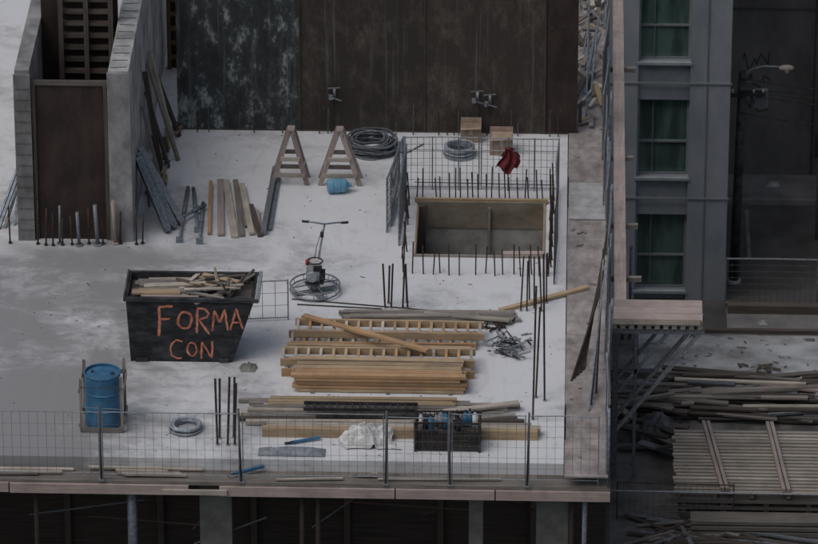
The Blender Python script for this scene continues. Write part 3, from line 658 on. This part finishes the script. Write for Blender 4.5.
# ------------------------------------------------------------------ lower deck contents
b=B(); b.grid(lambda s,t:(3.9+s*8,1.95+t*1.85,-2.994+.012*noise.noise(Vector((s*20,t*8,0)))),60,20,'snow',.85); b.done('cement_dust_patch',False)
b=B()
for i in range(110):
    x=U(4.3,7.8); y=U(.45,2.0); l=U(.5,2.8); a=random.gauss(0,.12)+(-.06); z=-2.96+U(0,.2); b.beam((x-l/2*math.cos(a),y-l/2*math.sin(a),z),(x+l/2*math.cos(a),y+l/2*math.sin(a),z+U(-.02,.06)),U(.04,.13),.035,random.choice(['grey','grey','dkwood','pale','pink','dkwood','dkwood','steel']),U(.35,.85))
b.done('lumber_pile')
b=B()
for i in range(26):
    x=U(3.6,4.6); y=U(-1.1,1.5); a=U(-.9,.1); l=U(.4,1.3); z=-2.95+U(0,.3); b.beam((x-l/2*math.cos(a),y-l/2*math.sin(a),z),(x+l/2*math.cos(a),y+l/2*math.sin(a),z+U(-.05,.2)),U(.05,.16),.04,random.choice(['dkwood','dkwood','grey','steel']),U(.5,1))
b.grid(lambda s,t:(3.75+s*.85,-.6+t*1.2,-2.99+.35*math.sin(s*3.1)*math.sin(t*3.1)*(1+.5*noise.noise(Vector((s*3,t*3,4))))+.06*noise.noise(Vector((s*9,t*9,0)))),30,30,'foil',1.3,False); b.done('tarpaulin_covered_pile')
b=B(); zt=-2.5
for j in range(19):
    y=-2.93+j*.118; b.beam((4.44+U(-.03,.03),y,zt),(7.5,y+U(-.01,.01),zt+U(-.005,.005)),.07,.03,'pale',U(.5,.8))
for x in [4.5,5.1,5.7,6.3,6.9,7.4]: b.beam((x,-2.93,zt-.06),(x,-.72,zt-.06),.07,.09,'grey',.6)
for l in range(3):
    z=zt-.16-l*.13; b.box(4.46+l*.03,7.5,-2.93+l*.02,-.75,z-.045,z,'grey',U(.3,.5))
    for x in [4.55,5.2,5.9,6.6,7.3]: b.box(x,x+.09,-2.9,-.78,z-.125,z-.046,'dkwood',1)
b.done('slatted_formwork_panels')
for x0,x1 in ((5.05,5.22),(5.13,5.30),(6.12,6.22),(6.19,6.3)):
    b=B(); b.beam((x0-.1,-.55,zt+.05),(x1,-2.95,zt+.06),.055,.06,'pink',U(.75,.95)); b.done('loose_plank')
b=B()
for l in range(3): b.box(4.7,8,-3.55+.03*l,-3.15,-2.98+l*.09,-2.92+l*.09,'grey',.4+.08*l)
for i in range(26): b.beam((3.5+U(0,1.4),-3.6+U(-.5,.8),-2.96),(4.4+U(0,3),-3.6+U(-.6,.7),-2.92),U(.04,.08),.03,random.choice(['dkwood','grey','steel']),.7)
b.done('plank_stack.003')
b=B(); mesh_panel(b,(3.5,-3.0,-3),(5.4,-3.05,-3),.7,r=.004,kf='rust'); b.cyl((3.4,-3.3,-2.3),(8,-3.35,-2.3),.014,'steel',6); b.done('lower_guard_rail')
b=B()
for x in (3.62,3.75): b.cyl((x,3.6,-3),(x,3.6,-1.2),.03,'steelb',8)
b.done('steel_prop')
b=B(); 
for i in range(14): c=Vector((5.9+random.gauss(0,.2),2.5+random.gauss(0,.1),-2.96)); b.beam(c,c+Vector((U(-.15,.15),U(-.1,.1),.02)),.04,.02,'dkwood')
for i in range(40): c=Vector((U(4.2,8),U(1.9,3.7),-2.97)); b.beam(c,c+Vector((U(-.1,.1),U(-.06,.06),.01)),.02,.012,random.choice(['dkwood','grey','conc']))
b.done('deck_debris')
b=B(); b.box(3.5,16,3.86,3.95,-3.1,-2.93,'dkwood',.8); b.done('deck_edge_board',False)

# ------------------------------------------------------------------ background building
bz=-12; F0=23.4
par=bpy.data.objects.new('apartment_building',None); S.collection.objects.link(par)
b=B(); st=2.68; 
b.box(-4,6.02,F0+.35,40,bz,8,'bldg2')
for x0,x1,dy,t in [(5.2,6.05,.0,1.0),(2.9,4.1,.0,1.0),(.7,1.9,0,1.0)]:
    b.box(x0,x1,F0+dy,F0+.35,bz,8,'bldg',t)
b.box(5.55,5.58,F0-.012,F0-.001,bz,8,'bldg2',.7)
for i in range(8):
    zf=bz+i*st
    for x0,x1 in ((4.1,5.2),(1.9,2.9)):
        b.box(x0,x1,F0+.08,F0+.35,zf-.68 if i else zf,zf+.22,'bldg2',1.15)
    if i: b.box(-4,6.08,F0-.025,F0-.003,zf-.28,zf-.24,'bldg',.8)
b.done('walls',False).parent=par
b=B()
for i in range(7):
    z0=bz+i*st+.22; z1=bz+(i+1)*st-.68
    for x0,x1 in ((4.1,5.2),(1.9,2.9)):
        y=F0+.2
        b.box(x0+.05,x1-.05,y+.03,y+.04,z0+.05,z1-.05,'glass')
        for xa in (x0,x1-.05): b.box(xa,xa+.05,y-.02,y+.05,z0,z1,'frame',.9)
        for za in (z0,z1-.05,z0+(z1-z0)*.42): b.box(x0+.05,x1-.05,y-.02,y+.05,za,za+.04,'frame',.7)
        b.box(x0+.32,x0+.345,y-.015,y+.028,z0+.05,z1-.05,'frame',.5)
        b.box(x0-.03,x1+.03,F0-.03,F0+.18,z0-.06,z0-.001,'frame',1.1)
b.done('windows',False).parent=par
b=B(); b.box(6.05,40,29.6,30.2,bz,-3,'retain'); b.box(6.05,40,29.58,29.599,-7.85,-7.8,'retain',.6)
for x in (8.1,10.6,13.1): b.box(x,x+.04,29.59,29.6,bz,-3,'retain',.4)
b.done('retaining_wall',False)
b=B(); b.box(6.08,40,28.4,29.59,bz,bz+.13,'pave',.8); b.done('pavement',False)
b=B(); b.box(6.08,40,28.25,28.395,bz,bz+.12,'pave',1.0); b.done('kerb',False)
b=B(); b.box(6.08,12,20.5,23.0,bz+.004,bz+.01,'pave',.85); b.done('pavement.001',False)
b=B(); b.box(6.1,14,22.75,22.95,bz,bz+.2,'dkwood',1.3); b.done('kerb_timber',False)
b=B(); 
for i in range(6): b.poly([(6.6+i*2.6,25.5,bz+.004),(6.68+i*2.6,25.5,bz+.004),(6.68+i*2.6,28,bz+.004),(6.6+i*2.6,28,bz+.004)],'pave',.8)
b.done('parking_bay_markings',False)
for i in range(5):
    b=B(); mesh_panel(b,(6.06+i*2,23.2,bz),(8.02+i*2,23.2,bz),1.1,sp=.12,sv=.14,r=.004,fr=.02); b.done('site_fence')
# street lamp on timber pole
b=B(); px,py=6.27,24.27
b.cyl((px,py,bz),(px+.06,py,bz+5.0),.11,'black',12,r2=.085,tone=1.2); b.cyl((px,py,bz),(px,py,bz+.1),.15,'conc',12)
b.tube([(px+.06,py,bz+4.85),(px+.22,py,bz+5.05),(px+.5,py,bz+5.13),(px+.85,py,bz+5.12)],.022,'steel')
prof=[(0,.03),(.06,.06),(.18,.075),(.28,.05),(.31,.02)]
for (t0,r0),(t1,r1) in zip(prof,prof[1:]): b.cyl((px+.83+t0,py,bz+5.10),(px+.83+t1,py,bz+5.09),r0,'pale',12,r2=r1,cap=False,tone=.8)
b.cyl((px+.99,py,bz+5.07),(px+.99,py,bz+4.99),.065,'white',12,r2=.04)
b.beam((px-.2,py-.12,bz+4.5),(px+.55,py-.12,bz+4.55),.05,.07,'black',1)
for q in (-.15,.3,.5): b.cyl((px+q,py-.12,bz+4.55),(px+q,py-.12,bz+4.64),.025,'conc',8)
b.done('street_lamp')
b=B(); b.box(6.6,6.88,24.22,24.26,bz+4.2,bz+4.62,'bldg2',.9); b.box(6.63,6.85,24.205,24.219,bz+4.24,bz+4.58,'bldg2',.6); b.cyl((6.75,24.24,bz+4.62),(6.75,24.24,bz+4.78),.01,'steel',6); b.beam((6.3,24.24,bz+4.78),(6.8,24.24,bz+4.78),.03,.03,'steel',.8); b.done('hanging_sign')
for zz,ze in ((4.62,5.2),(4.6,4.2),(4.55,3.2),(4.9,3.6),(4.1,2.6)):
    b=B(); b.tube([(6.3+t*14,24.15+t*2,bz+zz+(ze-zz)*t-1.0*4*t*(1-t)*.5) for t in [i/16 for i in range(17)]],.014,'black'); b.done('overhead_cable')
b=B(); b.cyl((8.15,26.5,bz),(8.15,26.5,bz+2.6),.05,'steel',8); b.box(8.02,8.3,26.44,26.449,bz+2.0,bz+2.6,'black',1); b.done('traffic_sign')
b=B()
for q in range(3):
    p=[(6.5+.09*i+U(-.05,.05),29.592,bz+2.9-q*.5+U(-.25,.3)) for i in range(8)]
    for a,c in zip(p,p[1:]): b.beam(a,c,.02,.004,'black',1,up=(0,1,0))
b.done('graffiti')
b=B(); b.grid(lambda s,t:(7.05+s*.35,28.9+t*.3,bz+.135+.08*max(0,1-((s-.5)*2)**2-((t-.5)*2)**2)),8,8,'white',.5,False); b.done('litter')
b=B(); b.grid(lambda s,t:(6.75+s*.2,22.2+t*.2,bz+.02+.08*max(0,1-((s-.5)*2)**2-((t-.5)*2)**2)),8,8,'white',.6,False); b.done('litter.001')

# ------------------------------------------------------------------ light, camera
w=bpy.data.worlds.new('World'); S.world=w; w.use_nodes=True; nt=w.node_tree
sky=nt.nodes.new('ShaderNodeTexSky'); sky.sky_type='NISHITA'; sky.sun_disc=False
el,az=math.radians(58),math.radians(-125)
sky.sun_elevation=el; sky.sun_rotation=az; sky.dust_density=4; sky.air_density=1.0; sky.ozone_density=1.0
hs=nt.nodes.new('ShaderNodeHueSaturation'); hs.inputs['Saturation'].default_value=.58
nt.links.new(sky.outputs[0],hs.inputs['Color']); nt.links.new(hs.outputs[0],nt.nodes['Background'].inputs[0]); nt.nodes['Background'].inputs[1].default_value=.09
sd=bpy.data.lights.new('sun','SUN'); sd.energy=.65; sd.angle=math.radians(45); sd.color=(1,.975,.95)
so=bpy.data.objects.new('sun',sd); S.collection.objects.link(so)
dirv=Vector((math.sin(az)*math.cos(el),math.cos(az)*math.cos(el),math.sin(el)))
so.rotation_euler=dirv.to_track_quat('Z','Y').to_euler()
p=math.radians(26); psi=math.radians(1.8); D=90
f=Vector((-math.sin(psi)*math.cos(p),math.cos(psi)*math.cos(p),-math.sin(p)))
cd=bpy.data.cameras.new('camera'); co=bpy.data.objects.new('camera',cd); S.collection.objects.link(co)
co.location=-f*D; co.rotation_euler=f.to_track_quat('-Z','Y').to_euler()
cd.sensor_width=36; cd.lens=5400/818*36; cd.clip_start=1; cd.clip_end=2000
cd.dof.use_dof=True; cd.dof.focus_distance=90; cd.dof.aperture_fstop=2.8
S.camera=co
S.view_settings.view_transform='Standard'; S.view_settings.look='None'; S.view_settings.exposure=0
